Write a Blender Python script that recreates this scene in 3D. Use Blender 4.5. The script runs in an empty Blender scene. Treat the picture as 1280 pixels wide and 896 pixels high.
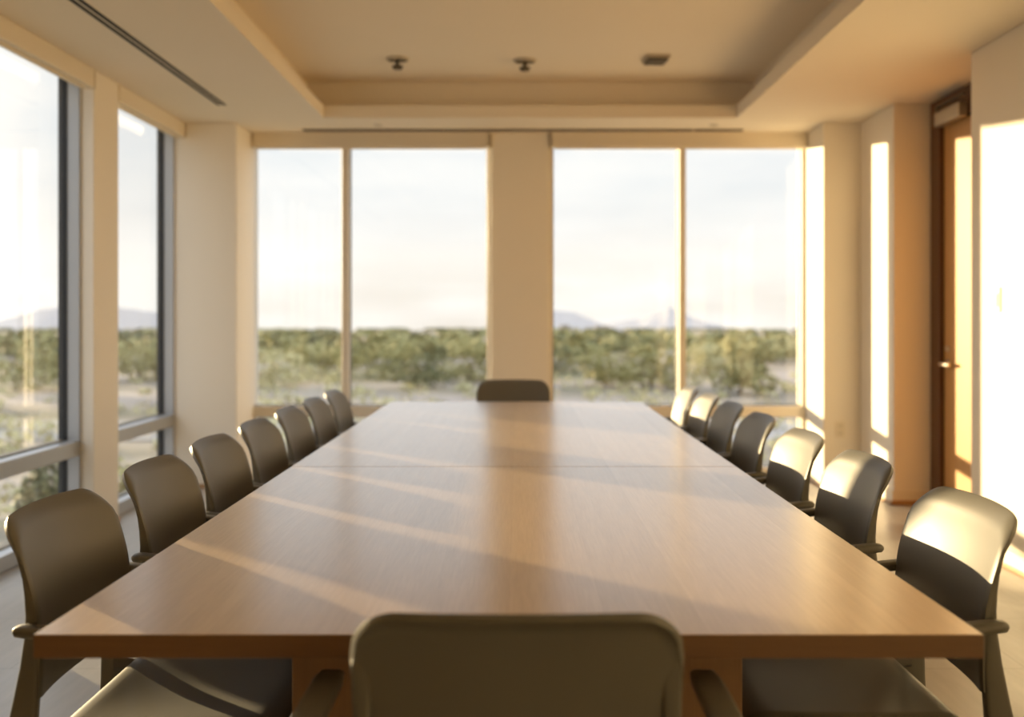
import bpy, bmesh, math, random
from mathutils import Vector, noise
random.seed(11)
S = bpy.context.scene
C = S.collection
F = 1270.0; CX, CY, CZ = 648.0, 398.0, 1.24          # focal length (px of a 1280x896 frame), principal point, eye height

def px(u, v, d):                                      # photo pixel at depth d -> point of the place
    return Vector(((u-CX)/F*d, d, CZ-(v-CY)/F*d))

# ------------------------------------------------------------------ materials
def mat(name, col=(.8,.8,.8), rough=.5, metal=0.0, spec=.5):
    m = bpy.data.materials.new(name); m.use_nodes = True
    b = m.node_tree.nodes['Principled BSDF']
    b.inputs['Base Color'].default_value = (*col, 1); b.inputs['Roughness'].default_value = rough
    b.inputs['Metallic'].default_value = metal; b.inputs['Specular IOR Level'].default_value = spec
    return m
def nodes(m):
    nt = m.node_tree
    return nt, nt.nodes, nt.links, nt.nodes['Principled BSDF']
def coord(nt, scale=(1,1,1), rot=(0,0,0), kind='Object'):
    tc = nt.nodes.new('ShaderNodeTexCoord'); mp = nt.nodes.new('ShaderNodeMapping')
    mp.inputs['Scale'].default_value = scale; mp.inputs['Rotation'].default_value = rot
    nt.links.new(tc.outputs[kind], mp.inputs['Vector']); return mp.outputs['Vector']
def noise_tex(nt, vec, scale, detail=4, rough=.5):
    n = nt.nodes.new('ShaderNodeTexNoise'); n.inputs['Scale'].default_value = scale
    n.inputs['Detail'].default_value = detail; n.inputs['Roughness'].default_value = rough
    if vec is not None: nt.links.new(vec, n.inputs['Vector'])
    return n.outputs['Fac']
def ramp(nt, fac, stops):
    r = nt.nodes.new('ShaderNodeValToRGB'); e = r.color_ramp.elements
    while len(e) < len(stops): e.new(.5)
    for k, (p, c) in enumerate(stops): e[k].position = p; e[k].color = (*c, 1)
    nt.links.new(fac, r.inputs['Fac']); return r.outputs['Color']
def mixc(nt, a, b, fac, mode='MIX'):
    x = nt.nodes.new('ShaderNodeMix'); x.data_type = 'RGBA'; x.blend_type = mode
    for s, v in ((6, a), (7, b)):
        if hasattr(v, 'node'): nt.links.new(v, x.inputs[s])
        else: x.inputs[s].default_value = (*v, 1)
    if hasattr(fac, 'node'): nt.links.new(fac, x.inputs[0])
    else: x.inputs[0].default_value = fac
    return x.outputs[2]
def bump(nt, fac, bsdf, strength=.1, dist=.01):
    b = nt.nodes.new('ShaderNodeBump'); b.inputs['Strength'].default_value = strength; b.inputs['Distance'].default_value = dist
    nt.links.new(fac, b.inputs['Height']); nt.links.new(b.outputs['Normal'], bsdf.inputs['Normal'])

def paint(name, col, rough=.6):
    m = mat(name, col, rough, 0, .3); nt, N, L, b = nodes(m)
    n = noise_tex(nt, coord(nt), 220, 2); bump(nt, n, b, .06, .002)
    n2 = noise_tex(nt, coord(nt), .9, 3)
    L.new(ramp(nt, n2, [(.3, tuple(c*.985 for c in col)), (.7, tuple(min(1,c*1.012) for c in col))]), b.inputs['Base Color'])
    return m
M = {}
M['wall'] = paint('cream_wall_paint', (.82,.755,.64))
M['ceil'] = paint('cream_ceiling_paint', (.79,.715,.59), .75)
M['base'] = mat('cream_baseboard', (.78,.70,.56), .45)

def wood(name, dark, light, along='Y', rough=.35, plank=0.0, coat=0.0, spec=.5, grain=.5):
    m = mat(name, light, rough, 0, spec); nt, N, L, b = nodes(m)
    st = {'Y': (1,.045,1), 'Z': (1,1,.045), 'X': (.045,1,1)}[along]
    v = coord(nt, st)
    g1 = noise_tex(nt, v, 26, 6, .6); g2 = noise_tex(nt, v, 190, 4, .65); g3 = noise_tex(nt, coord(nt, tuple(.5+.5*q if q==1 else q for q in st)), 5, 3)
    c1 = ramp(nt, g1, [(.25, dark), (.75, light)])
    c2 = ramp(nt, g2, [(.3, tuple(c*.72 for c in light)), (.65, tuple(min(1,c*1.08) for c in light))])
    c = mixc(nt, c1, c2, grain)
    c3 = ramp(nt, g3, [(.3, tuple(c_*.88 for c_ in light)), (.7, tuple(min(1, c_*1.1) for c_ in light))])
    c = mixc(nt, c, c3, .3)
    if plank:
        sep = nt.nodes.new('ShaderNodeSeparateXYZ'); L.new(coord(nt), sep.inputs[0])
        dv = nt.nodes.new('ShaderNodeMath'); dv.operation = 'DIVIDE'; dv.inputs[1].default_value = plank
        fl = nt.nodes.new('ShaderNodeMath'); fl.operation = 'FLOOR'
        L.new(sep.outputs['X'], dv.inputs[0]); L.new(dv.outputs[0], fl.inputs[0])
        wn = nt.nodes.new('ShaderNodeTexWhiteNoise'); wn.noise_dimensions = '1D'; L.new(fl.outputs[0], wn.inputs['W'])
        c = mixc(nt, c, ramp(nt, wn.outputs['Value'], [(0, (.86,.85,.84)), (1, (1.0,1.0,1.0))]), 1.0, 'MULTIPLY')
    L.new(c, b.inputs['Base Color'])
    if not coat: bump(nt, g2, b, .08, .001)
    b.inputs['Coat Weight'].default_value = coat; b.inputs['Coat IOR'].default_value = 1.6; b.inputs['Coat Roughness'].default_value = .24
    return m
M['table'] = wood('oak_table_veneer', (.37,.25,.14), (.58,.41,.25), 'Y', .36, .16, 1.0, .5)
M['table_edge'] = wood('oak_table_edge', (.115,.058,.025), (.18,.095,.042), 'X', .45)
M['pedestal'] = wood('oak_pedestal', (.17,.09,.04), (.27,.15,.07), 'Z', .45)
M['door'] = wood('honey_oak_door', (.43,.215,.065), (.57,.31,.105), 'Z', .4, 0, 0, .5, .35)
M['door_frame'] = wood('dark_stained_frame', (.085,.038,.016), (.14,.062,.025), 'Z', .4)
M['shoe'] = wood('oak_shoe_moulding', (.30,.15,.06), (.45,.25,.11), 'Y', .45)

m = M['chair'] = mat('taupe_moulded_shell', (.17,.157,.13), .5, .1, .35)
nt, N, L, b = nodes(m); n = noise_tex(nt, coord(nt), 900, 2); bump(nt, n, b, .10, .0006)
L.new(ramp(nt, noise_tex(nt, coord(nt), 3, 2), [(.3,(.128,.122,.103)),(.7,(.145,.138,.117))]), b.inputs['Base Color'])
b.inputs['Coat Weight'].default_value = .1; b.inputs['Coat Roughness'].default_value = .3
m = M['chair_leg'] = mat('grey_satin_chair_leg', (.105,.10,.09), .36, .3)
nt, N, L, b = nodes(m); bump(nt, noise_tex(nt, coord(nt), 600, 2), b, .06, .0006)
m = M['floor'] = mat('polished_concrete', (.4,.38,.34), .34)
nt, N, L, b = nodes(m)
n1 = noise_tex(nt, coord(nt, (1,.35,1)), 2.2, 6, .6); n2 = noise_tex(nt, coord(nt, (6,.6,1)), 5, 5, .6)
c = mixc(nt, ramp(nt, n1, [(.3,(.31,.29,.255)),(.7,(.40,.375,.33))]), ramp(nt, n2, [(.35,(.29,.27,.235)),(.7,(.43,.40,.35))]), .45)
br = N.new('ShaderNodeTexBrick'); L.new(coord(nt), br.inputs['Vector']); br.inputs['Scale'].default_value = 1
br.inputs['Brick Width'].default_value = 1.2; br.inputs['Row Height'].default_value = .6; br.inputs['Mortar Size'].default_value = .003
br.inputs['Color1'].default_value = (1,1,1,1); br.inputs['Color2'].default_value = (.94,.94,.94,1); br.inputs['Mortar'].default_value = (.7,.7,.7,1)
L.new(mixc(nt, c, br.outputs['Color'], 1.0, 'MULTIPLY'), b.inputs['Base Color'])
L.new(ramp(nt, n1, [(.3,(.26,)*3),(.7,(.42,)*3)]), b.inputs['Roughness'])

M['frame'] = mat('champagne_aluminium', (.72,.66,.56), .42, .1)
M['frame_side'] = mat('shaded_champagne_aluminium', (.42,.43,.44), .38, .4)  # champagne frame made darker and bluer: sky-lit shade put into the colour
M['gasket'] = mat('black_rubber_gasket', (.012,.013,.014), .6)
M['blind'] = mat('cream_blind_cassette', (.76,.68,.54), .5)
M['black'] = mat('black_slot', (.012,.011,.010), .7)
M['slot_trim'] = mat('cream_slot_trim', (.66,.59,.46), .55)
M['white'] = mat('white_plastic', (.62,.58,.50), .35)
M['steel'] = mat('brushed_nickel', (.66,.62,.56), .28, 1)
M['closer'] = mat('aluminium_closer', (.46,.42,.35), .4, .7)
M['bronze'] = mat('dark_bronze_fitting', (.10,.08,.055), .5, .4)
M['pale_metal'] = mat('pale_fitting', (.50,.44,.34), .5, .3)
for k, sc in (('blind', 300), ('white', 250), ('steel', 90), ('closer', 120), ('frame', 160), ('frame_side', 160), ('bronze', 150), ('pale_metal', 150), ('base', 200), ('gasket', 200), ('black', 100), ('slot_trim', 150)):
    nt, N, L, b = nodes(M[k]); bump(nt, noise_tex(nt, coord(nt), sc, 2), b, .03, .0008)

m = M['glass'] = bpy.data.materials.new('clear_window_glass'); m.use_nodes = True
nt = m.node_tree; nt.nodes.clear()
o = nt.nodes.new('ShaderNodeOutputMaterial'); mx = nt.nodes.new('ShaderNodeMixShader')
tr = nt.nodes.new('ShaderNodeBsdfTransparent'); tr.inputs[0].default_value = (.97,.985,.975,1)
gl = nt.nodes.new('ShaderNodeBsdfGlossy'); gl.inputs['Roughness'].default_value = .004
fr = nt.nodes.new('ShaderNodeFresnel'); fr.inputs['IOR'].default_value = 1.65
nt.links.new(fr.outputs[0], mx.inputs[0]); nt.links.new(tr.outputs[0], mx.inputs[1]); nt.links.new(gl.outputs[0], mx.inputs[2]); nt.links.new(mx.outputs[0], o.inputs[0])

m = M['ground'] = mat('desert_soil', (.4,.33,.25), .95, 0, .1)
nt, N, L, b = nodes(m)
g = noise_tex(nt, coord(nt, (.4,1,1)), .09, 5, .6); g2 = noise_tex(nt, coord(nt), 1.6, 5, .7); g3 = noise_tex(nt, coord(nt, (.15,1,1)), .022, 3, .5)
c = ramp(nt, g, [(.34,(.20,.185,.11)),(.44,(.31,.26,.20)),(.6,(.43,.36,.315)),(.75,(.29,.25,.21))])
c = mixc(nt, c, ramp(nt, g2, [(.3,(.62,.62,.62)),(.7,(1,1,1))]), 1.0, 'MULTIPLY')
c = mixc(nt, c, ramp(nt, g3, [(.4,(.80,.84,.80)),(.6,(1,1,1))]), 1.0, 'MULTIPLY')
L.new(c, b.inputs['Base Color'])
M['road'] = mat('grey_gravel', (.30,.29,.28), .95, 0, .1)
nt, N, L, b = nodes(M['road']); L.new(ramp(nt, noise_tex(nt, coord(nt), 14, 5, .7), [(.3,(.20,.19,.18)),(.7,(.40,.38,.36))]), b.inputs['Base Color'])
M['rock'] = mat('mountain_rock', (.55,.50,.47), 1, 0, 0)
nt, N, L, b = nodes(M['rock']); L.new(ramp(nt, noise_tex(nt, coord(nt), .012, 6, .6), [(.3,(.27,.27,.29)),(.7,(.33,.325,.335))]), b.inputs['Base Color'])
M['bark'] = mat('bark', (.13,.095,.065), .9)
nt, N, L, b = nodes(M['bark']); bump(nt, noise_tex(nt, coord(nt,(8,8,1)), 6, 4), b, .5, .02)
def leafm(name, a, c_):
    m = mat(name, a, .7, 0, .2); nt, N, L, b = nodes(m)
    L.new(ramp(nt, noise_tex(nt, coord(nt), 1.4, 4), [(.3,a),(.7,c_)]), b.inputs['Base Color'])
    return m
M['leaf'] = leafm('mesquite_leaves', (.21,.20,.08), (.38,.345,.155))
M['leaf_dark'] = leafm('creosote_leaves', (.10,.105,.05), (.20,.195,.09))
M['leaf_pale'] = leafm('brittlebush_leaves', (.36,.34,.17), (.52,.47,.26))
M['tower'] = mat('far_building_wall', (.42,.36,.30), .9)
nt, N, L, b = nodes(M['tower']); L.new(ramp(nt, noise_tex(nt, coord(nt), .3, 3), [(.3,(.38,.32,.27)),(.7,(.46,.40,.33))]), b.inputs['Base Color'])
M['dkglass'] = mat('far_building_window', (.05,.055,.06), .2)

# ------------------------------------------------------------------ mesh helpers
def box(bm, x0, x1, y0, y1, z0, z1):
    v = [bm.verts.new((x, y, z)) for z in (z0, z1) for x, y in ((x0,y0),(x1,y0),(x1,y1),(x0,y1))]
    for f in ((3,2,1,0),(4,5,6,7),(0,1,5,4),(1,2,6,5),(2,3,7,6),(3,0,4,7)): bm.faces.new([v[i] for i in f])
def loft(bm, rings, cap=True, closed=True):
    R = [[bm.verts.new(p) for p in r] for r in rings]
    n = len(R[0])
    for a, b_ in zip(R, R[1:]):
        for i in range(n if closed else n-1):
            j = (i+1) % n; bm.faces.new((a[i], a[j], b_[j], b_[i]))
    if cap:
        bm.faces.new(list(reversed(R[0]))); bm.faces.new(R[-1])
    bmesh.ops.recalc_face_normals(bm, faces=bm.faces)
def rrect(cx, cy, wx, wy, r=.35, n=4):                # rounded rectangle ring in two axes
    r = r*min(wx, wy); P = []
    for sx, sy, a0 in ((1,1,0),(-1,1,90),(-1,-1,180),(1,-1,270)):
        for k in range(n+1):
            a = math.radians(a0+90*k/n)
            P.append((cx+sx*(wx/2-r)+r*math.cos(a), cy+sy*(wy/2-r)+r*math.sin(a)))
    return P
def cyl(bm, p, q, r0, r1=None, n=20):
    p, q = Vector(p), Vector(q); r1 = r0 if r1 is None else r1
    d = (q-p).normalized(); a = d.orthogonal().normalized(); b_ = d.cross(a)
    loft(bm, [[c+r*(math.cos(t)*a+math.sin(t)*b_) for t in (2*math.pi*k/n for k in range(n))] for c, r in ((p,r0),(q,r1))])
def obj(name, bm, m, parent=None, bevel=0, smooth=False, loc=None, seg=2):
    me = bpy.data.meshes.new(name); bm.to_mesh(me); bm.free(); me.materials.append(m)
    o = bpy.data.objects.new(name, me); C.objects.link(o)
    if parent is not None: o.parent = parent
    if loc is not None: o.location = loc
    if smooth:
        for p in me.polygons: p.use_smooth = True
    if bevel:
        b_ = o.modifiers.new('edge', 'BEVEL'); b_.width = bevel; b_.segments = seg; b_.limit_method = 'ANGLE'; b_.angle_limit = math.radians(40)
        b_.harden_normals = False
    return o
def boxes(name, L_, m, parent=None, bevel=.003, loc=None):
    bm = bmesh.new()
    for b_ in L_: box(bm, *b_)
    return obj(name, bm, m, parent, bevel, loc=loc)
def tag(o, label, cat, group=None, kind=None):
    if label: o['label'] = label
    if cat: o['category'] = cat
    if group: o['group'] = group
    if kind: o['kind'] = kind
    return o
def struct(o, label=None):
    o['kind'] = 'structure'
    if label: o['label'] = label
    return o
def thing(name, label, cat, loc=(0,0,0), rz=0, group=None):
    o = bpy.data.objects.new(name, None); C.objects.link(o); o.location = loc; o.rotation_euler = (0,0,rz)
    o.empty_display_size = .1
    return tag(o, label, cat, group)
def dup(root, loc, rz, label):
    r = root.copy(); C.objects.link(r); r.location = loc; r.rotation_euler = (0,0,rz); r['label'] = label
    for ch in list(root.children):
        c_ = ch.copy(); C.objects.link(c_); c_.parent = r
        for g_ in list(ch.children):
            d_ = g_.copy(); C.objects.link(d_); d_.parent = c_
    return r

# ------------------------------------------------------------------ room
XL, XR, ZC, YB, YN = -2.44, 2.44, 2.67, 7.95, -4.2
fl = struct(boxes('floor', [(-2.72, 3.0, YN-.2, YB+.12, -.2, 0)], M['floor'], bevel=0), 'grey polished concrete floor of the meeting room')

x0, x1, y0, y1 = -1.388, 1.555, .1, 7.24; rc = .147; zl = ZC+.09; zu = 2.957
bm = bmesh.new()
for b_ in ((-2.72,x0,YN-.2,YB+.12,ZC,zl), (x1,3.0,YN-.2,YB+.12,ZC,zl), (x0,x1,y1,YB+.12,ZC,zl), (x0,x1,YN-.2,y0,ZC,zl)): box(bm, *b_)
for b_ in ((x0-rc-.05,x0-rc,y0-rc,y1+rc,zl,zu), (x1+rc,x1+rc+.05,y0-rc,y1+rc,zl,zu), (x0-rc-.05,x1+rc+.05,y1+rc,y1+rc+.05,zl,zu), (x0-rc-.05,x1+rc+.05,y0-rc-.05,y0-rc,zl,zu)): box(bm, *b_)
box(bm, x0-rc-.05, x1+rc+.05, y0-rc-.05, y1+rc+.05, zu, zu+.08)
struct(obj('ceiling', bm, M['ceil'], bevel=.002), 'cream plaster ceiling with a recessed rectangular tray')

# left wall: piers between full-height windows
XO = -2.64
LW = [(2.6,4.10), (4.40,5.84), (6.20,7.43)]             # window openings along y; the last two are in view
bm = bmesh.new(); prev = YN-.2
for a, b_ in LW:
    box(bm, XO, XL, prev, a, 0, ZC); prev = b_
struct(obj('wall_left', bm, M['wall'], bevel=.004), 'cream wall piers between the tall side windows')
bm = bmesh.new(); box(bm, XO, -2.06, 7.43, YB+.1, 0, ZC)
struct(obj('trim_1', bm, M['wall'], bevel=.006), 'square cream column in the left back corner')
# back wall: centre pier, right corner column
bm = bmesh.new(); box(bm, -.213, .238, YB-.10, YB+.10, 0, ZC)
struct(obj('wall_back', bm, M['wall'], bevel=.005), 'cream pier between the two back windows')
bm = bmesh.new(); box(bm, 2.23, 3.0, 7.43, YB+.1, 0, ZC)
struct(obj('trim_2', bm, M['wall'], bevel=.006), 'square cream column in the right back corner')
bm = bmesh.new()
box(bm, 2.50, 3.0, 6.77, 7.43, 0, ZC)                                 # return beside the alcove
box(bm, XR, 3.0, YN-.2, 5.48, 0, ZC)                                  # long right wall
box(bm, 2.83, 3.0, 5.48, 6.77, 0, ZC)                                 # back of the alcove
struct(obj('wall_right', bm, M['wall'], bevel=.006), 'cream right wall with the door alcove')
bm = bmesh.new(); box(bm, -2.72, 3.0, YN-.2, YN, 0, ZC)
struct(obj('wall_front', bm, M['wall']), 'cream wall behind the viewer')

# baseboards
t = .012; hb = .095
bm = bmesh.new()
box(bm, XR-t, XR, YN, 5.48, .016, hb); box(bm, 2.50-t, 2.50, 6.77, 7.43, .016, hb); box(bm, 2.23-t, 2.23, 7.43-t, YB-.08, .016, hb); box(bm, 2.23-t, 2.5, 7.43-t, 7.43, .016, hb)
box(bm, 2.5-t, 2.745, 6.77-t, 6.77, .016, hb)
br_ = struct(obj('baseboard_right', bm, M['base'], bevel=.003), 'low cream baseboard along the right wall')
bm = bmesh.new(); t2 = .02
box(bm, XR-t2, XR, YN, 5.48, 0, .016); box(bm, 2.50-t2, 2.50, 6.77-t2, 7.43-t2, 0, .016); box(bm, 2.23-t2, 2.23, 7.43-t2, YB-.08, 0, .016); box(bm, 2.23-t2, 2.5, 7.43-t2, 7.43, 0, .016)
box(bm, 2.5-t2, 2.745, 6.77-t2, 6.77, 0, .03)
obj('shoe_moulding', bm, M['shoe'], br_, .003)
bm = bmesh.new()
prev = YN
for a, b_ in LW:
    box(bm, XL, XL+t, prev, a, 0, .03); prev = b_
box(bm, XL, -2.06+t, 7.43-t, 7.43, 0, .03); box(bm, -2.06, -2.06+t, 7.43, YB-.08, 0, .03)
struct(obj('baseboard_left', bm, M['shoe'], bevel=.002), 'thin oak baseboard at the foot of the left piers')
struct(boxes('baseboard_back', [(-.213-.0, .238, YB-.10-t, YB-.10, 0, .06)], M['base']), 'cream baseboard at the foot of the back pier')

# side windows
ZT0, ZT1 = .455, .54
n_ = 0
for a, b_ in LW:
    n_ += 1
    fx0, fx1 = -2.588, -2.515
    w = .05; wf = .016
    fm = boxes('window_%d' % n_, [(fx0,fx1,b_-wf,b_,0,ZC), (fx0,fx1,a,a+w,0,ZC), (fx0,fx1,a+w,b_-wf,0,.08), (fx0,fx1,a+w,b_-wf,2.635,ZC), (fx0,fx1,a+w,b_-wf,ZT0,ZT1)], M['frame_side'], bevel=.003)
    struct(fm, ('tall side window outside the left edge of the photo' if n_ == 1 else 'tall side window left of the plain pier' if n_ == 2 else 'tall side window next to the corner column'))
    gx0, gx1 = -2.635, -2.588; g_ = .012
    L_ = []
    for z0_, z1_ in ((.08,ZT0), (ZT1,2.635)):
        L_ += [(gx0,gx1,a,a+w+g_,z0_,z1_), (gx0,gx1,b_-wf-.008,b_,z0_,z1_), (gx0,gx1,a+w+g_,b_-wf-.008,z0_,z0_+.008), (gx0,gx1,a+w+g_,b_-wf-.008,z1_-.008,z1_)]
    boxes('gasket', L_, M['gasket'], fm, 0)
    for z0_, z1_ in ((.088,ZT0-.008), (ZT1+.008,2.627)):
        bm = bmesh.new(); y0_, y1_ = a+w+g_, b_-wf-.008
        v = [bm.verts.new(p) for p in ((-2.60,y0_,z0_),(-2.60,y1_,z0_),(-2.60,y1_,z1_),(-2.60,y0_,z1_))]; bm.faces.new(v)
        obj('glass_pane', bm, M['glass'], fm)

# back windows
for k, (a, b_, mu, lab) in enumerate(((-2.112,-.213,-1.342,'wide back window left of the centre pier'), (.238,2.23,1.271,'wide back window right of the centre pier'))):
    w = .03; fy0, fy1 = YB-.06, YB+.07; mw = .027
    fm = boxes('window_%d' % (4+k), [(a,a+w,fy0,fy1,0,ZC), (b_-w,b_,fy0,fy1,0,ZC), (a+w,b_-w,fy0,fy1,0,.08), (a+w,b_-w,fy0,fy1,2.60,ZC), (mu-mw,mu+mw,fy0-.02,fy1,.08,2.60),
              (a+w,mu-mw,fy0,fy1,.475,.56), (mu+mw,b_-w,fy0,fy1,.475,.56)], M['frame'], bevel=.003)
    struct(fm, lab)
    for xa, xb in ((a+w,mu-mw), (mu+mw,b_-w)):
        for z0_, z1_ in ((.08,.475), (.56,2.60)):
            bm = bmesh.new(); v = [bm.verts.new(p) for p in ((xa,YB,z0_),(xb,YB,z0_),(xb,YB,z1_),(xa,YB,z1_))]; bm.faces.new(v)
            obj('glass_pane', bm, M['glass'], fm)
            g_ = .007; gy0, gy1 = YB-.008, YB+.008
            boxes('gasket', [(xa,xa+g_,gy0,gy1,z0_,z1_), (xb-g_,xb,gy0,gy1,z0_,z1_), (xa+g_,xb-g_,gy0,gy1,z0_,z0_+g_), (xa+g_,xb-g_,gy0,gy1,z1_-g_,z1_)], M['gasket'], fm, 0)

# roller blind cassettes
def blind(loc_boxes, caps, label, hem):
    t_ = thing('roller_blind', label, 'blind', loc_boxes['at'], 0, 'roller blinds over the windows')
    A = Vector(loc_boxes['at'])
    def rel(b_): return (b_[0]-A.x, b_[1]-A.x, b_[2]-A.y, b_[3]-A.y, b_[4]-A.z, b_[5]-A.z)
    boxes('cassette', [rel(loc_boxes['box'])], M['blind'], t_, .006)
    for c_ in caps: boxes('end_cap', [rel(c_)], M['slot_trim'], t_, .002)
    boxes('hem_bar', [rel(hem)], M['blind'], t_, .003)
zb0 = 2.562
for (a, b_), lab in ((LW[1], 'closed cream blind cassette above the side window left of the plain pier'), (LW[2], 'closed cream blind cassette above the side window beside the corner column')):
    blind({'at': (XL-.035, (a+b_)/2, zb0), 'box': (XL-.07, XL+.006, a-.012 if a<5 else a+.004, b_-.006, zb0, ZC)},
          [(XL-.075, XL+.010, b_-.006, b_+.004 if b_<7 else b_-.001, zb0-.004, ZC)], lab, (XL-.06, XL-.03, a+.03, b_-.05, zb0-.012, zb0))
for a, b_, lab in ((-2.055,-.225,'closed cream blind cassette above the left back window'), (.250,2.225,'closed cream blind cassette above the right back window')):
    blind({'at': ((a+b_)/2, YB-.09, zb0), 'box': (a+.012, b_-.012, YB-.135, YB-.062, zb0, ZC)},
          [(a,a+.012,YB-.14,YB-.062,zb0-.004,ZC), (b_-.012,b_,YB-.14,YB-.062,zb0-.004,ZC)], lab, (a+.03,b_-.03,YB-.11,YB-.08,zb0-.012,zb0))

# linear slot diffusers
t_ = thing('slot_diffuser', 'long black twin-slot air diffuser in the ceiling beside the side windows', 'air vent', (-1.985,4.0,ZC))
for dx in (-.030, .008): boxes('slot', [(dx,dx+.024,-3.2,2.80,-.004,.0)], M['black'], t_, 0)
boxes('trim_frame', [(-.036,-.030,-3.2,2.80,-.002,0), (-.006,.008,-3.2,2.80,-.002,0), (.032,.038,-3.2,2.80,-.002,0)], M['ceil'], t_, 0)
t_ = thing('slot_diffuser', 'long narrow air slot in the ceiling in front of the back windows', 'air vent', (.04,7.70,ZC))
for a, b_ in ((-1.63,1.32), (1.335,1.70)): boxes('slot', [(a-.04,b_-.04,-.05,.05,-.006,0)], M['bronze'], t_, 0)
boxes('trim_frame', [(-1.68,1.665,-.058,-.05,-.003,0), (-1.68,1.665,.05,.058,-.003,0)], M['ceil'], t_, 0)

# ceiling fittings in the tray
for (u, v, kind, lab) in ((497,73,0,'small dark ceiling fitting with a hanging head, left in the ceiling tray'), (656,75,0,'small dark ceiling fitting with a hanging head, middle of the ceiling tray'),
                          (820,72,1,'flat dark rectangular ceiling fitting without a hanging head, right in the tray')):
    d = (zu-CZ)*F/(CY-v); p = Vector(((u-CX)/F*d, d, zu))
    t_ = thing('ceiling_fitting', lab, 'ceiling fitting', p, .08, 'fittings in the ceiling tray')
    if kind == 0:
        bm = bmesh.new(); cyl(bm, (0,0,0), (0,0,-.012), .078, .072, 28); obj('mounting_plate', bm, M['pale_metal'], t_, .002)
        bm = bmesh.new(); cyl(bm, (.0,0,-.012), (.0,0,-.05), .014, .014); cyl(bm, (0,0,-.05), (0,0,-.072), .038, .03, 24); obj('hanging_head', bm, M['bronze'], t_, .002)
        bm = bmesh.new(); box(bm, -.06,.06,-.012,.012,-.020,-.012); obj('retaining_bar', bm, M['bronze'], t_, .002)
    else:
        boxes('mounting_plate', [(-.078,.078,-.09,.09,-.018,0)], M['pale_metal'], t_, .004)
        boxes('cover', [(-.066,.066,-.078,.078,-.034,-.018)], M['bronze'], t_, .005)
for u, lab in ((473,'small round sprinkler cover on the low ceiling above the left back window'), (893,'small round sprinkler cover on the low ceiling above the right back window')):
    d = 7.5; bm = bmesh.new(); cyl(bm, (0,0,0), (0,0,-.008), .042, .038, 24)
    t_ = thing('sprinkler_cover', lab, 'sprinkler cover', ((u-CX)/F*d, d, ZC+.002), 0, 'sprinkler covers on the low ceiling'); obj('cover_disc', bm, M['white'], t_, .002)
    bm = bmesh.new(); cyl(bm, (0,0,-.008), (0,0,-.011), .028, .024, 20); obj('cap', bm, M['pale_metal'], t_, .001)

# wall switch and outlet
t_ = thing('light_switch', 'white rocker light switch on the sunlit right wall', 'light switch', (XR, 5.17, 1.335))
boxes('cover_plate', [(-.007,0,-.037,.037,-.062,.062)], M['white'], t_, .003); boxes('rocker', [(-.012,-.007,-.017,.017,-.034,.034)], M['white'], t_, .002)
t_ = thing('wall_outlet', 'cream power outlet low on the right corner column', 'power outlet', ((1050-CX)/F*7.43, 7.43, .43))
boxes('cover_plate', [(-.036,.036,-.006,0,-.058,.058)], M['blind'], t_, .003)
for s in (-1,1): boxes('socket', [(-.017,.017,-.009,-.006,s*.026-.014,s*.026+.014)], M['slot_trim'], t_, .002)

# door in the alcove (faces -x)
XD = 2.745
dr = struct(boxes('door_1', [(XD+.025, XD+.07, 5.70, 6.612, .008, 2.49)], M['door'], bevel=.003), 'honey oak door in the alcove of the right wall')
boxes('door_frame', [(XD,2.83,6.625,6.77,0,ZC), (XD,2.83,5.48,5.685,0,ZC), (XD,2.83,5.685,6.625,2.50,ZC), (XD+.07,2.83,6.59,6.625,0,2.5), (XD+.07,2.83,5.685,5.72,0,2.5), (XD+.07,2.83,5.72,6.59,2.47,2.5)], M['door_frame'], dr, .003)
cl = boxes('door_closer', [(XD-.06, XD-.002, 6.20, 6.57, 2.475, 2.565)], M['closer'], dr, .006)
boxes('closer_arm', [(XD-.075,XD-.055,6.10,6.52,2.585,2.600), (XD-.075,XD-.055,6.49,6.52,2.565,2.585)], M['bronze'], cl, .002)
bm = bmesh.new(); yh, zh = 6.545, .945; xh = XD+.025
cyl(bm, (xh,yh,zh), (xh-.010,yh,zh), .030, .028, 24); cyl(bm, (xh-.010,yh,zh), (xh-.052,yh,zh), .011, .011, 16)
loft(bm, [[(xh-.050+q[0], yv, zh+q[1]) for q in rrect(0,0,.018,.024,.45,3)] for yv in (yh+.014, yh-.06, yh-.125)])
obj('door_handle', bm, M['steel'], dr, smooth=False, bevel=.002)
bm = bmesh.new(); cyl(bm, (xh,yh,zh+.10), (xh-.012,yh,zh+.10), .019, .017, 20); obj('lock_cylinder', bm, M['steel'], dr, .001)

# ------------------------------------------------------------------ table
TX0, TX1, TY0, TYS, TY1 = -.768, .737, 1.607, 3.432, 6.106; TZ, TT = .74, .038
tb = thing('conference_table', 'long oak conference table in two sections with a seam across the top', 'table', ((TX0+TX1)/2, (TY0+TY1)/2, 0))
A = tb.location.copy()
for a, b_ in ((TY0, TYS-.0015), (TYS+.0015, TY1)):
    o_ = boxes('tabletop', [(TX0-A.x, TX1-A.x, a-A.y, b_-A.y, TZ-TT, TZ)], M['table'], tb, .002)
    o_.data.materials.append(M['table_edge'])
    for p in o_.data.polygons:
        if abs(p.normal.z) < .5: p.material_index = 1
for a, b_ in ((1.95, 2.55), (5.15, 5.75)):
    pd = boxes('pedestal', [(-.435-A.x, .43-A.x, a-A.y, b_-A.y, .06, TZ-TT)], M['pedestal'], tb, .003)
    boxes('plinth', [(-.40-A.x, .395-A.x, a+.03-A.y, b_-.03-A.y, 0, .06)], M['gasket'], pd, .002)

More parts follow.
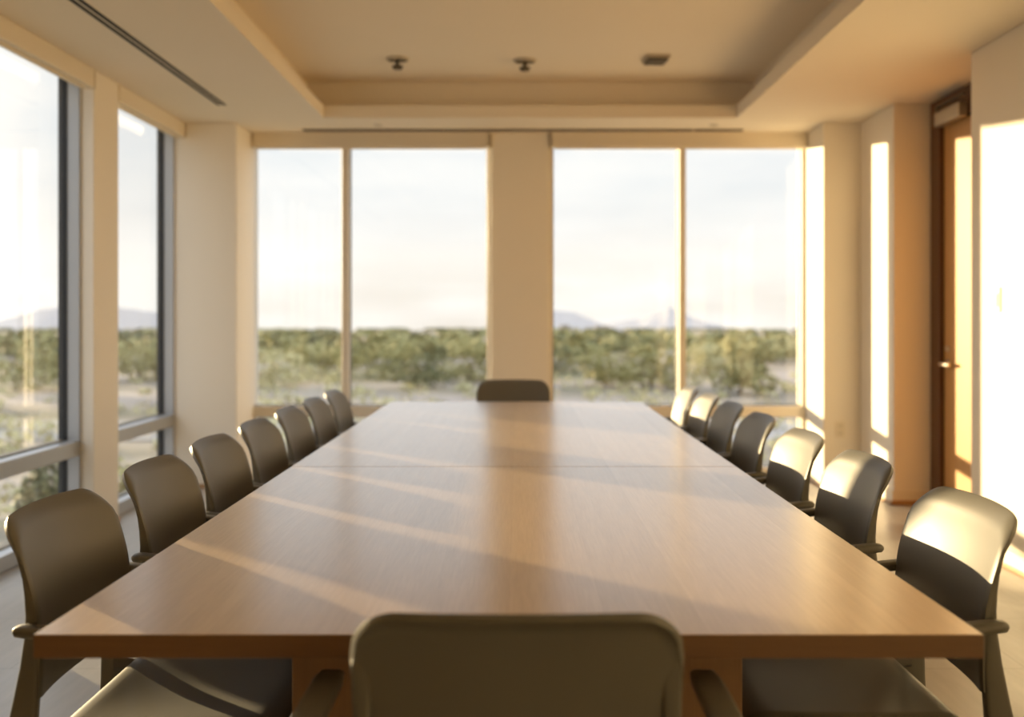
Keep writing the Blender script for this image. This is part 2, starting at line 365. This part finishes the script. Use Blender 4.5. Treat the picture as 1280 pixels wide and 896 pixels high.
# ------------------------------------------------------------------ chairs (local: sitter faces +y, origin on the floor under the seat)
PROF = [(0.0,-.300),(.20,-.262),(.36,-.240),(.44,-.233),(.55,-.226),(.64,-.226),(.72,-.243),(.78,-.263),(.82,-.280),(.85,-.296)]
def yprof(z):
    for (za, ya), (zb_, yb) in zip(PROF, PROF[1:]):
        if z <= zb_:
            t_ = (z-za)/(zb_-za); return ya+(yb-ya)*t_
    return PROF[-1][1]
def ysm(z):                                            # smoothed profile
    return sum(yprof(max(0, min(.85, z+dz)))*w for dz, w in ((-.05,.15),(-.025,.22),(0,.26),(.025,.22),(.05,.15)))
W2, ZB, ZTOP, RC = .236, .485, .846, .074
def ztop(x):
    ax = abs(x); c = ZTOP - .006*(ax/W2)**2
    e = ax-(W2-RC)
    if e > 0: c -= RC-math.sqrt(max(0, RC*RC-e*e))
    return c
def make_backrest():
    bm = bmesh.new(); NU, NV = 40, 30; G = []
    for i in range(NU+1):
        s = math.sin(math.pi/2*(2*i/NU-1)); u = .55*s+.45*(2*i/NU-1); x = u*W2
        zt = ztop(x); zb_ = ZB+.015*(u*u); col = []
        for j in range(NV+1):
            v = j/NV; v = 1-(1-v)**1.35
            z = zb_+(zt-zb_)*v
            narrow = 1-.02*(1-min(1,(z-ZB)/.2))
            y = ysm(z) - .034*(1-u*u)
            edge = min(zt-z, (W2-abs(x))*1.6)          # rim rolls backwards
            lip = max(0, 1-edge/.034)
            top = max(0, 1-(ZTOP-z)/.075)
            y -= .022*lip*lip*(.25+.75*top)
            col.append(bm.verts.new((x*narrow, y, z)))
        G.append(col)
    for i in range(NU):
        for j in range(NV): bm.faces.new((G[i][j], G[i+1][j], G[i+1][j+1], G[i][j+1]))
    bmesh.ops.recalc_face_normals(bm, faces=bm.faces)
    f0 = bm.faces[0]
    if f0.normal.y < 0: bmesh.ops.reverse_faces(bm, faces=bm.faces)
    return bm
def make_seat():
    bm = bmesh.new(); NU, NV = 26, 26; G = []
    for i in range(NU+1):
        u = 2*i/NU-1; col = []
        for j in range(NV+1):
            v = j/NV; w = .212-.012*v
            yy = -.205+.435*v
            ex = max(0, (abs(u)-.9)/.1); ey0 = max(0, 1-v/.06); ey1 = max(0, (v-.86)/.14)
            cx_ = u*w*(1-.05*max(0,(v-.9)/.1)**2-.03*max(0,(.08-v)/.08)**2)
            z = .445-.012*(1-u*u)*(1-(2*v-1)**2)-.010*ex*ex-.008*ey0**2-.022*ey1**2
            col.append(bm.verts.new((cx_, yy, z)))
        G.append(col)
    for i in range(NU):
        for j in range(NV): bm.faces.new((G[i][j], G[i+1][j], G[i+1][j+1], G[i][j+1]))
    bmesh.ops.recalc_face_normals(bm, faces=bm.faces)
    bm.faces.ensure_lookup_table()
    if bm.faces[len(bm.faces)//2].normal.z < 0: bmesh.ops.reverse_faces(bm, faces=bm.faces)
    return bm
def shell(o, th):
    s = o.modifiers.new('thickness', 'SOLIDIFY'); s.thickness = th; s.offset = -1; s.use_even_offset = True
    b_ = o.modifiers.new('edge', 'BEVEL'); b_.width = th*.32; b_.segments = 3; b_.limit_method = 'ANGLE'; b_.angle_limit = math.radians(50)
    return o
def make_chair(label, flare=0.0):
    t_ = thing('armchair', label, 'chair', (0,0,0), 0, 'armchairs around the conference table')
    shell(obj('backrest', make_backrest(), M['chair'], t_, smooth=True), .011)
    shell(obj('seat', make_seat(), M['chair'], t_, smooth=True), .012)
    for s in (-1, 1):
        rings = []
        for z in (.0,.10,.20,.30,.38,.44,.50,.56,.62,.66,.70,.73,.752,.762):
            dep =   .030+.026*min(1, z/.44) if z < .44 else .056-.049*((z-.44)/.322)
            wx = .026+.006*(1-min(1, z/.44)); xc = .2235 + .010*(1-min(1, z/.44)) - .005*max(0,(z-.5)/.262)
            yf = ysm(z)-.010 - .017*0
            rings.append([(s*q[0], q[1], z) for q in rrect(xc, yf-dep/2+.002, wx, dep, .32, 3)])
        obj('leg', loft_bm(rings), M['chair'], t_, smooth=True)
        rings = []
        for z, yy, xc, wx, dep in ((0,.225,.232,.026,.030),(.15,.212,.228,.027,.034),(.30,.198,.222,.027,.038),(.40,.188,.216,.026,.042),(.43,.184,.210,.024,.040)):
            rings.append([(s*q[0], q[1], z) for q in rrect(xc, yy, wx, dep, .32, 3)])
        obj('leg', loft_bm(rings), M['chair_leg'], t_, smooth=True)
        rings = []
        for yy, xc, wx, zc, th in ((-.272,.2515,.018,.638,.010),(-.266,.2515,.032,.638,.020),(-.252,.2505,.040,.638,.023),(-.225,.250,.042,.635,.022),(-.15,.250,.043,.628,.021),(-.06,.250,.044,.620,.020),(.015,.250,.043,.612,.020),(.050,.250,.036,.607,.018),(.060,.250,.020,.605,.010)):
            tq = max(0, min(1, (yy+.272)/.09)); xc += flare*tq; wx *= 1+flare*3*tq; zc += (.645-zc)*min(1, flare*20)
            rings.append([(s*q[0], yy-(.05*tq if flare else 0), q[1]) for q in rrect(xc, zc, wx, th, .45, 4)])
        obj('armrest', loft_bm(rings), M['chair'], t_, smooth=True)
        rings = []
        for yy, zc in ((-.262,.416),(-.05,.412),(.10,.410),(.192,.412)):
            rings.append([(s*q[0], yy, q[1]) for q in rrect(.215, zc, .022, .030, .35, 3)])
        obj('seat_rail', loft_bm(rings), M['chair_leg'], t_, smooth=True)
    return t_
def loft_bm(rings):
    bm = bmesh.new(); loft(bm, rings); return bm

ch0 = make_chair('grey armchair with its back to the viewer at the near end of the table', .060)
ch0.location = (-.002, 1.698, 0)
dup(ch0, (-.033, 6.245, 0), math.pi, 'grey armchair facing the viewer at the far end of the table')
side0 = make_chair('', 0.0)
for k, (d, lab) in enumerate(zip((1.975,2.575,3.12,3.67,4.225,4.775,5.32),
        ('nearest grey armchair on the window side, its seat striped by sunlight', 'second grey armchair from the viewer on the window side', 'third grey armchair from the viewer on the window side',
         'fourth grey armchair on the window side, beside the table seam', 'fifth grey armchair from the viewer on the window side', 'sixth grey armchair on the window side, next to the farthest one', 'farthest grey armchair on the window side of the table'))):
    if k == 0: side0.location = (-.70, d+.235, 0); side0.rotation_euler = (0,0,-math.pi/2); side0['label'] = lab
    else: dup(side0, (-.70, d+.235, 0), -math.pi/2, lab)
for k, (d, lab) in enumerate(zip((2.0,2.68,3.30,3.93,4.50,5.06,5.64),
        ('nearest grey armchair on the door side, large at the right edge', 'second grey armchair from the viewer on the door side', 'third grey armchair from the viewer on the door side',
         'fourth grey armchair on the door side, in the middle of its row', 'fifth grey armchair from the viewer on the door side', 'sixth grey armchair on the door side, next to the farthest one', 'farthest grey armchair on the door side of the table'))):
    dup(side0, (.685, d+.24, 0), math.pi/2, lab)


# ------------------------------------------------------------------ outside
GZ = -2.2
def ground_z(d):
    return GZ if d < 120 else min(GZ, CZ-.0118*d + (0 if d > 290 else 0))
bm = bmesh.new()
ds = [0,20,40,60,80,100,120,150,200,260,291.6,350,450,600,900,1400,2200,3200,5200]
rings = []
for d in ds:
    r = []
    for k in range(37):
        a = math.radians(-90+5*k); rr = d
        r.append(bm.verts.new((rr*math.sin(a)*1.0, rr*math.cos(a), ground_z(d))))
    rings.append(r)
for a, b_ in zip(rings, rings[1:]):
    for i in range(36):
        if a is rings[0]:
            bm.faces.new((a[i], b_[i+1], b_[i]))
        else: bm.faces.new((a[i], a[i+1], b_[i+1], b_[i]))
bmesh.ops.remove_doubles(bm, verts=bm.verts, dist=.001)
bmesh.ops.recalc_face_normals(bm, faces=bm.faces)
bm.faces.ensure_lookup_table()
if bm.faces[50].normal.z < 0: bmesh.ops.reverse_faces(bm, faces=bm.faces)
struct(obj('ground', bm, M['ground'], smooth=True), 'sandy desert plain outside the windows')
bm = bmesh.new()                                        # building podium under the room
box(bm, -3.0, 3.2, YN-.4, YB+.2, GZ-.1, -.2); struct(obj('trim_3', bm, M['tower']), 'podium below the room')
bm = bmesh.new()
R = []
for k in range(41):
    u = -1+2*k/40; x = u*60; y = 31+4*math.sin(u*2.1)-u*9
    R.append([bm.verts.new((x, y-2.6, GZ+.03)), bm.verts.new((x, y+2.6, GZ+.03))])
for a, b_ in zip(R, R[1:]): bm.faces.new((a[0], b_[0], b_[1], a[1]))
struct(obj('gravel_track', bm, M['road']), 'grey gravel track crossing the plain outside the windows')

def leaf_cloud(bm, blobs, count, size, rnd):
    for _ in range(count):
        (c, r) = rnd.choice(blobs)
        while True:
            p = Vector((rnd.uniform(-1,1), rnd.uniform(-1,1), rnd.uniform(-1,1)))
            if .25 < p.length < 1: break
        p = p.normalized()*p.length**.4
        q = Vector((c[0]+p.x*r[0], c[1]+p.y*r[1], c[2]+p.z*r[2]))
        nrm = (p+Vector((rnd.uniform(-.8,.8), rnd.uniform(-.8,.8), rnd.uniform(-.3,.9)))).normalized()
        a = nrm.orthogonal().normalized(); b_ = nrm.cross(a); th = rnd.uniform(0, 6.28); s = size*rnd.uniform(.6,1.3)
        a2 = (a*math.cos(th)+b_*math.sin(th))*s; b2 = (-a*math.sin(th)+b_*math.cos(th))*s*.6
        v = [bm.verts.new(q+x) for x in (a2, b2, -a2, -b2)]; bm.faces.new(v)
def make_tree(seed, h, w, leaf, label, loc, count=1500):
    rnd = random.Random(seed)
    t_ = thing('desert_tree', label, 'tree', loc, 0, 'desert trees outside the windows')
    blobs = []
    for k in range(9):
        a = rnd.uniform(0, 6.28); rr = w*.5*rnd.uniform(.1,.75)
        blobs.append(((rr*math.cos(a), rr*math.sin(a), h*(rnd.uniform(.18,.45) if k < 5 else rnd.uniform(.5,.78))), (w*rnd.uniform(.2,.34), w*rnd.uniform(.2,.34), h*rnd.uniform(.16,.24))))
    bm = bmesh.new(); leaf_cloud(bm, blobs, count, h*.05, rnd); obj('foliage', bm, M[leaf], t_)
    bm = bmesh.new()
    cyl(bm, (0,0,-.1), (.03*h,0,h*.3), h*.035, h*.022, 9)
    for c_, r in blobs[:5]: cyl(bm, (.03*h,0,h*.26), (c_[0]*.8,c_[1]*.8,c_[2]), h*.018, h*.007, 6)
    obj('trunk', bm, M['bark'], t_)
    return t_
TREES = [ # photo column, photo row of the top, depth, width m, leaf, label
 (478,423,58,5.0,'leaf','rounded olive tree just right of the mullion in the left back window'),
 (405,422,62,5.2,'leaf','olive tree left of the mullion in the left back window'),
 (340,426,52,5.0,'leaf_pale','pale shrubby tree at the left edge of the left back window'),
 (525,440,50,3.6,'leaf_dark','low dark bush in the middle of the left back window'),
 (585,420,55,5.0,'leaf','broad olive tree beside the centre pier in the left back window'),
 (540,424,84,6.0,'leaf_dark','dark tree standing behind the low bush in the left back window'),
 (705,438,64,4.2,'leaf_dark','dark bush at the left edge of the right back window'),
 (755,432,52,4.6,'leaf','spreading olive bush left of the mullion in the right back window'),
 (812,428,50,4.6,'leaf','olive tree close to the mullion in the right back window'),
 (790,418,95,7.0,'leaf_dark','distant dark tree left of the mullion in the right back window'),
 (884,424,60,3.8,'leaf_pale','pale bushy tree just right of the mullion in the right back window'),
 (925,412,46,3.6,'leaf','tallest olive tree in the right back window'),
 (978,415,78,5.6,'leaf_pale','pale tree beside the right corner column'),
 (20,424,48,5.4,'leaf','olive tree at the left edge of the photo, in the first side window'),
 (68,420,62,5.2,'leaf_dark','dark tree near the frame of the first side window'),
 (172,420,56,5.2,'leaf','olive tree in the narrow side window beside the column'),
 (62,560,16,1.1,'leaf_dark','small dark bush low outside the first side window'),
 (172,560,15,1.0,'leaf','small green bush low outside the side window beside the column'),
]
for k, (u, v, d, w, lf, lab) in enumerate(TREES):
    p = px(u, v, d); make_tree(100+k, p.z-GZ, w, lf, lab, (p.x, p.y, GZ), 1500 if d > 20 else 700)
# uncountable scrub further out
for nm, m_, seed, cnt, lab in (('distant_scrub','leaf',5,300,'band of olive scrub covering the far plain'), ('distant_scrub','leaf_dark',6,200,'darker scrub scattered over the far plain')):
    rnd = random.Random(seed); bm = bmesh.new()
    for _ in range(cnt):
        d = 75*math.exp(rnd.uniform(0, 1.9)); a = rnd.uniform(-.60, .36); x = a*d
        z = ground_z(d); cap = max(.6, CZ-.0128*d-z); h = min(2.6, cap)*rnd.uniform(.3, 1.12); w = rnd.uniform(1.0, 2.8)
        leaf_cloud(bm, [((x,d,z+h*.5),(w,w,h*.5)), ((x+rnd.uniform(-1,1),d,z+h*.4),(w*.8,w*.8,h*.4))], 90, .34*(1+d/300), rnd)
    o_ = obj(nm, bm, M[m_]); tag(o_, lab, 'scrub', None, 'stuff')
rnd = random.Random(9); bm = bmesh.new()
for _ in range(260):
    d = rnd.uniform(14, 60); a = rnd.uniform(-.62, .36)
    h = rnd.uniform(.25,.7); leaf_cloud(bm, [((a*d,d,GZ+h*.45),(h*1.1,h*1.1,h*.5))], 45, .09, rnd)
o_ = obj('desert_grass', bm, M['leaf_pale']); tag(o_, 'low dry tufts scattered over the sandy ground outside', 'grass', None, 'stuff')

# mountains
def ridge(name, pts, d, depth, label, seed):
    bm = bmesh.new(); NX = 90; rows = []
    us = [p[0] for p in pts]
    for i in range(NX+1):
        u = us[0]+(us[-1]-us[0])*i/NX
        for (ua, va), (ub, vb) in zip(pts, pts[1:]):
            if ua <= u <= ub: v = va+(vb-va)*(u-ua)/(ub-ua); break
        v += 1.0*noise.noise(Vector((u*.07, seed, 0)))
        top = px(u, v, d); base = ground_z(d)-4; H = top.z-base; r = []
        for j in range(13):
            t_ = j/12*2-1; prof = max(0, 1-abs(t_))**.85
            jit = (1+.12*noise.noise(Vector((u*.05, t_*3, seed)))) if abs(t_) > .05 else 1
            r.append(bm.verts.new((top.x*(1+t_*depth/d), d+t_*depth, base+H*prof*jit)))
        rows.append(r)
    for a, b_ in zip(rows, rows[1:]):
        for j in range(12): bm.faces.new((a[j], a[j+1], b_[j+1], b_[j]))
    bmesh.ops.recalc_face_normals(bm, faces=bm.faces)
    o_ = obj(name, bm, M['rock'], smooth=True); tag(o_, label, 'mountain')
ridge('mountain', [(-120,413),(-40,408),(0,400),(45,387),(95,381),(150,384),(200,391),(260,402),(340,413)], 2900, 420, 'pale mountain on the horizon through the side windows', 2.3)
ridge('mountain', [(610,412),(650,398),(690,388),(716,390),(742,401),(775,413)], 4300, 400, 'low pale hill beside the centre pier on the horizon', 5.1)
ridge('mountain', [(735,413),(770,402),(800,398),(822,388),(836,384),(856,392),(880,402),(925,413)], 2800, 380, 'pointed pale mountain behind the mullion of the right back window', 8.7)
for u, v, d, w, lab in ((706,406,520,5,'small far building left of the pointed mountain'), (752,407,560,7,'small far building standing before the gap between the hills')):
    p = px(u, v, d); g_ = ground_z(d); h = p.z-g_
    t_ = thing('far_building', lab, 'building', (p.x, p.y, g_))
    boxes('wall_block', [(-w/2,w/2,-w/2,w/2,-.5,h*.9)], M['tower'], t_, 0); boxes('roof', [(-w/2-.3,w/2+.3,-w/2-.3,w/2+.3,h*.9,h)], M['rock'], t_, 0)
    for s in (-1,1): boxes('window', [(s*w*.22-.5,s*w*.22+.5,-w/2-.05,-w/2+.02,h*.55,h*.75)], M['dkglass'], t_, 0)

# haze over the far plain
bm = bmesh.new()
A_ = [(-.66,.44,200,-30,60), (-.66,.44,2350,-60,150)]
rg = []
for xa, xb, d, za, zb_ in A_: rg.append([(xa*d,d,za),(xb*d,d,za),(xb*d,d,zb_),(xa*d,d,zb_)])
loft(bm, rg)
hm = M['haze'] = bpy.data.materials.new('dusty_haze'); hm.use_nodes = True; nt = hm.node_tree; nt.nodes.clear()
o = nt.nodes.new('ShaderNodeOutputMaterial'); vs = nt.nodes.new('ShaderNodeVolumeScatter')
vs.inputs['Color'].default_value = (1,.985,.97,1); vs.inputs['Density'].default_value = .00006; vs.inputs['Anisotropy'].default_value = .0
nt.links.new(vs.outputs[0], o.inputs['Volume'])
o_ = obj('haze', bm, hm); tag(o_, 'bright dusty haze lying over the far plain', 'haze', None, 'stuff')

# ------------------------------------------------------------------ light
SUN_DIR = Vector((1.06, -1.0, -.123)).normalized()        # where the light travels
sd = bpy.data.lights.new('low_sun', 'SUN'); sd.energy = 14.5; sd.angle = math.radians(.65); sd.color = (1.0,.755,.43)
so = bpy.data.objects.new('low_sun', sd); C.objects.link(so); so.rotation_euler = SUN_DIR.to_track_quat('-Z','Y').to_euler(); so.location = (-30,30,8)

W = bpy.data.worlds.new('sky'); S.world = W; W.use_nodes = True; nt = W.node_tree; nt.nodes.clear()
N, L = nt.nodes, nt.links
tc = N.new('ShaderNodeTexCoord'); sep = N.new('ShaderNodeSeparateXYZ'); L.new(tc.outputs['Generated'], sep.inputs[0])
base = ramp(nt, sep.outputs['Z'], [(0.0,(.74,.69,.64)), (.03,(.79,.76,.72)), (.075,(.87,.86,.845)), (.13,(.83,.855,.875)), (.25,(.74,.82,.90)), (.42,(1.75,1.85,2.0)), (1.0,(1.75,1.9,2.2))])  # upper dome brightened above the visible band, added as fill for the room
mp = N.new('ShaderNodeMapping'); mp.inputs['Scale'].default_value = (1,1,4.5); mp.inputs['Rotation'].default_value = (0,.10,0); L.new(tc.outputs['Generated'], mp.inputs['Vector'])
cn = noise_tex(nt, mp.outputs['Vector'], 2.6, 6, .55)
cm = ramp(nt, cn, [(.40,(0,0,0)), (.62,(1,1,1))])
zz = ramp(nt, sep.outputs['Z'], [(.25,(1,1,1)), (.40,(0,0,0))])
cl_ = N.new('ShaderNodeMix'); cl_.data_type = 'FLOAT'; L.new(zz, cl_.inputs[0]); cl_.inputs[2].default_value = 0; L.new(cm, cl_.inputs[3]); cl_ = cl_.outputs[0]
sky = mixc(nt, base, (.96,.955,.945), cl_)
dt = N.new('ShaderNodeVectorMath'); dt.operation = 'DOT_PRODUCT'; L.new(tc.outputs['Generated'], dt.inputs[0]); dt.inputs[1].default_value = tuple(-SUN_DIR)
mxm = N.new('ShaderNodeMath'); mxm.operation = 'MAXIMUM'; mxm.inputs[1].default_value = 0; L.new(dt.outputs['Value'], mxm.inputs[0])
pw = N.new('ShaderNodeMath'); pw.operation = 'POWER'; pw.inputs[1].default_value = 60; L.new(mxm.outputs[0], pw.inputs[0])
glow = mixc(nt, (0,0,0), (9,6.8,4.2), pw.outputs[0])
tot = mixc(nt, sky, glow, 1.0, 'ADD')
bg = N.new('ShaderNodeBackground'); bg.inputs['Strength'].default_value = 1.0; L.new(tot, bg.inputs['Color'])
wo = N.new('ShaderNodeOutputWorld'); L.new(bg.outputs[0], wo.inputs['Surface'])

# ------------------------------------------------------------------ camera
cd = bpy.data.cameras.new('camera'); cam = bpy.data.objects.new('camera', cd); C.objects.link(cam); S.camera = cam
cd.sensor_width = 36; cd.lens = 36*F/1280; cd.shift_x = -(CX-640)/1280; cd.shift_y = (CY-448)/1280
cam.location = (0, 0, CZ); cam.rotation_euler = (math.pi/2, 0, 0); cd.clip_end = 9000; cd.clip_start = .05
cd.dof.use_dof = True; cd.dof.focus_distance = 2.5; cd.dof.aperture_fstop = 2.0

S.view_settings.view_transform = 'Standard'; S.view_settings.look = 'None'; S.view_settings.gamma = 1; S.view_settings.use_curve_mapping = False
S.view_settings.exposure = .14
cy = S.cycles
cy.use_denoising = True
try: cy.denoiser = 'OPENIMAGEDENOISE'
except Exception: pass
cy.max_bounces = 14; cy.diffuse_bounces = 8; cy.glossy_bounces = 6; cy.transparent_max_bounces = 16; cy.volume_bounces = 1
cy.sample_clamp_indirect = 8; cy.caustics_reflective = False; cy.caustics_refractive = False
